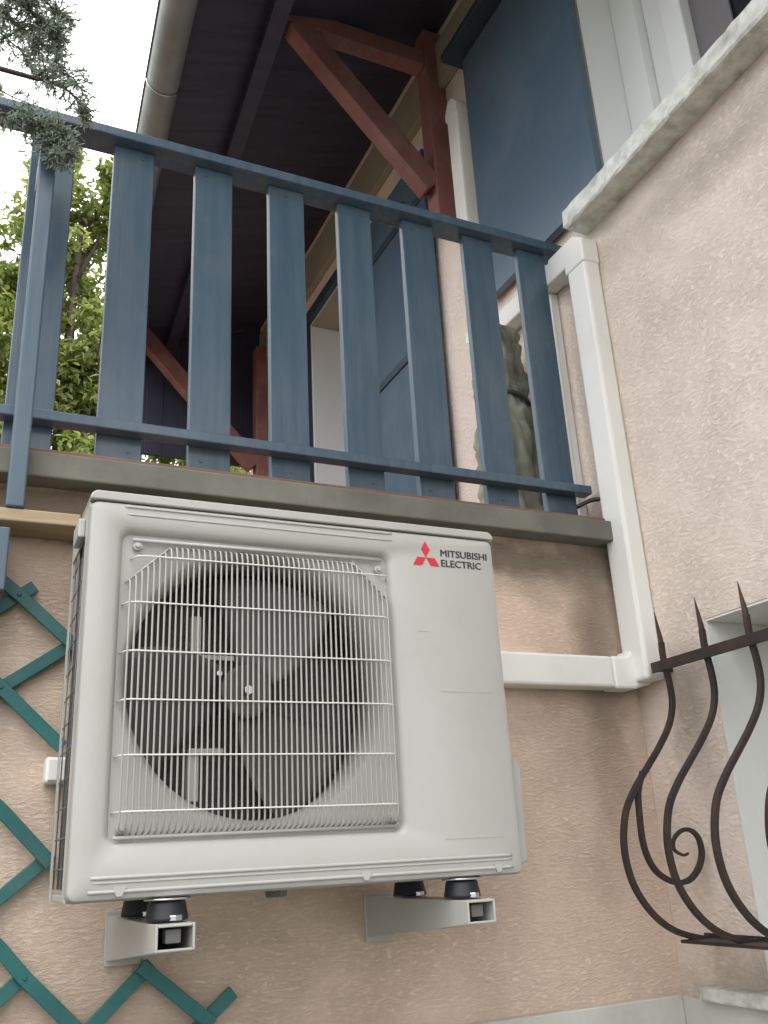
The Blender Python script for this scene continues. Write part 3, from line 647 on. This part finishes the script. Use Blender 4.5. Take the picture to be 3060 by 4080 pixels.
# ------------------------------------------------------------------ plants
def leaves_mesh(items, name, m, parent):
    """items: (position, direction, normal, length, width); each leaf is a folded six-point blade"""
    vv, ff = [], []
    for p, d, n, l, w_ in items:
        s = d.cross(n).normalized(); n2 = s.cross(d); b = len(vv)
        vv += [p, p+d*l*.35+s*w_*.5+n2*w_*.12, p+d*l*.75+s*w_*.38+n2*w_*.1, p+d*l-n2*l*.12, p+d*l*.75-s*w_*.38+n2*w_*.1, p+d*l*.35-s*w_*.5+n2*w_*.12]
        ff += [(b, b+1, b+2, b+3), (b, b+3, b+4, b+5)]
    me = bpy.data.meshes.new(name); me.from_pydata([tuple(v) for v in vv], [], ff); me.materials.append(M[m]); me.update()
    o = bpy.data.objects.new(name, me); link(o, parent); o.matrix_parent_inverse = Matrix.Translation(-parent.location); return o
def rv(): return Vector((random.gauss(0, 1), random.gauss(0, 1), random.gauss(0, 1))).normalized()
def broad_tree(x, y, h, rx, ry, z0, n, label, leafsize=.085):
    t = empty('leafy_tree', (x, y, 0), label, 'tree', 'leafy trees behind the balcony')
    bm = bmesh.new(); tube(bm, smooth_path([(x, y, 0), (x+.05, y, h*.3), (x-.04, y+.05, h*.6), (x, y, h*.9)], 6), .10, 10, taper=lambda t_: 1-.75*t_)
    tips = []
    for k in range(26):
        z = z0+(h*.92-z0)*random.random(); a = random.random()*6.28; rr_ = 1-.55*max(0, (z-z0)/(h-z0)-.35)
        e = Vector((x+math.cos(a)*rx*rr_*random.uniform(.5, .95), y+math.sin(a)*ry*rr_*random.uniform(.5, .95), min(h, z+random.uniform(.1, .6))))
        s = Vector((x, y, z-.3)); tube(bm, smooth_path([s, (s+e)/2+Vector((0, 0, .08)), e], 4), .022, 6, taper=lambda t_: 1-.8*t_); tips += [(s+(e-s)*q) for q in (.45, .6, .75, .9, 1.0)]
    finish('trunk', bm, 'bark', t, 0, True)
    it = []
    clumps = []
    for k in range(150):
        base = random.choice(tips)+rv()*.16; clumps.append((base, random.uniform(.10, .25)))
    while len(clumps) < 420:
        q = rv()*random.random()**.4; zc = (z0+h)/2; c0 = Vector((x+q.x*rx, y+q.y*ry, zc+q.z*(h-z0)/2))
        if noise.noise(c0*1.7) > -.12: clumps.append((c0, random.uniform(.09, .22)))
    for c_, r_ in clumps:
        for k in range(n//420):
            p = c_+rv()*r_*random.random()**.5; d_ = (rv()+Vector((0, 0, -.35))).normalized(); nn = (rv()*.6+Vector((0, 0, 1))).normalized()
            it.append((p, d_, nn, leafsize*random.uniform(.6, 1.25), leafsize*.42*random.uniform(.7, 1.2)))
    leaves_mesh(it, 'crown', 'leaf', t); return t
broad_tree(-.75, 4.9, 7.7, 1.0, .7, 2.2, 30000, 'bright green leafy tree seen through the left end of the railing')
broad_tree(.62, 5.2, 7.8, .98, .7, 2.6, 34000, 'green leafy tree beyond the left railing gap beside the gutter')
broad_tree(2.1, 5.6, 5.4, 1.15, .7, 2.4, 24000, 'shaded leafy tree beyond the far end of the covered balcony')

# conifer hanging in from the left, in front of the railing
cf = empty('conifer', (-1.35, -.25, 0), 'blue green conifer whose thin branches hang in front of the railing at top left', 'conifer')
bm = bmesh.new(); tube(bm, smooth_path([(-1.35, -.25, 0), (-1.32, -.27, 1.6), (-1.36, -.22, 3.2), (-1.33, -.25, 5.4)], 6), .11, 12, taper=lambda t: 1-.8*t)
finish('trunk', bm, 'bark', cf, 0, True)
bm = bmesh.new(); it = []
def spray(P, r, dens, hang=.05):
    pts = smooth_path(P, 6); tube(bm, pts, r, 6, taper=lambda t: 1-.75*t)
    L_ = sum((b-a).length for a, b in zip(pts, pts[1:]))
    for k in range(int(L_*dens)):
        i = random.randrange(len(pts)-1); p = pts[i].lerp(pts[i+1], random.random())
        d = (rv()+Vector((.5, 0, -.5))).normalized(); q = p+d*random.uniform(.02, hang)
        tube(bm, [p, (p+q)/2+Vector((0, 0, .003)), q], .0011, 4)
        for m_ in range(15):
            t_ = random.random(); o_ = p.lerp(q, t_); dd = (d*.8+rv()*.8).normalized()
            it.append((o_, dd, rv(), random.uniform(.010, .022), .0028))
y_ = -.17
def b_(*p): return [Vector((a, y_+dy, z)) for a, z, dy in p]
spray(b_((-1.33, 3.05, -.08), (-.6, 3.22, -.04), (-.045, 3.258, 0), (.045, 3.262, .0), (.075, 3.30, .01)), .010, 0)
spray(b_((.03, 3.262, 0), (.055, 3.30, 0), (.072, 3.35, .01), (.06, 3.40, 0)), .004, 260)
spray(b_((.04, 3.262, 0), (.09, 3.255, .0), (.125, 3.235, .01), (.138, 3.20, .01)), .004, 330)
spray(b_((.075, 3.30, .0), (.11, 3.29, .0), (.13, 3.26, .0)), .003, 260)
spray(b_((-1.33, 3.5, -.05), (-.5, 3.56, 0), (-.10, 3.50, 0), (.02, 3.44, 0), (.06, 3.40, 0)), .010, 130, .07)
spray(b_((-.12, 3.50, 0), (-.05, 3.44, .02), (.01, 3.40, .02), (.03, 3.37, .02)), .004, 420, .06)
spray(b_((-.10, 3.51, 0), (-.03, 3.49, -.02), (.04, 3.47, -.02), (.075, 3.45, 0)), .004, 360, .06)
spray(b_((-.10, 3.42, 0), (-.05, 3.38, .02), (0, 3.34, .02), (.01, 3.31, .02)), .003, 260, .05)
spray(b_((-1.33, 2.9, -.05), (-.5, 3.05, .02), (-.06, 3.155, .03), (.04, 3.15, .03), (.075, 3.12, .03), (.09, 3.07, .03)), .007, 120, .045)
spray(b_((.04, 3.15, .03), (.08, 3.165, .03), (.105, 3.14, .03), (.11, 3.09, .03)), .003, 520, .045)
spray(b_((-.05, 3.20, 0), (.0, 3.185, 0), (.05, 3.18, 0)), .002, 90, .03)
for k in range(10):     # the rest of the crown, out of frame to the left
    z = 2.3+k*.32; a = random.uniform(-1.4, 2.6)
    e = Vector((-1.34-.75*abs(math.cos(a)), -.25+.8*math.sin(a)*.6-.1, z-.15))
    spray([(-1.34, -.25, z), (Vector((-1.34, -.25, z))+e)/2+Vector((0, 0, .08)), e], .012, 60, .10)
for k in range(26):     # dense lower crown, unseen, added to shade the wall's lower left
    z = random.uniform(.2, 2.5); a = random.uniform(0, 6.28); e = Vector((-1.05+.72*math.cos(a), -.70+.58*math.sin(a), z+random.uniform(-.1, .2)))
    s0 = Vector((-1.33, -.25, max(.1, z-.2))); tube(bm, [s0, (s0+e)/2+Vector((0, 0, .05)), e], .010, 5, taper=lambda t: 1-.7*t)
    for q in range(110):
        p = s0.lerp(e, random.uniform(.3, 1))+rv()*.13
        if p.x < -.22 and p.y < -.02: it.append((p, (rv()+Vector((.3, -.2, -.3))).normalized(), rv(), random.uniform(.05, .10), .022))
finish('branch', bm, 'bark', cf, 0, True)
leaves_mesh(it, 'foliage', 'needle', cf)
bpy.context.view_layer.update()
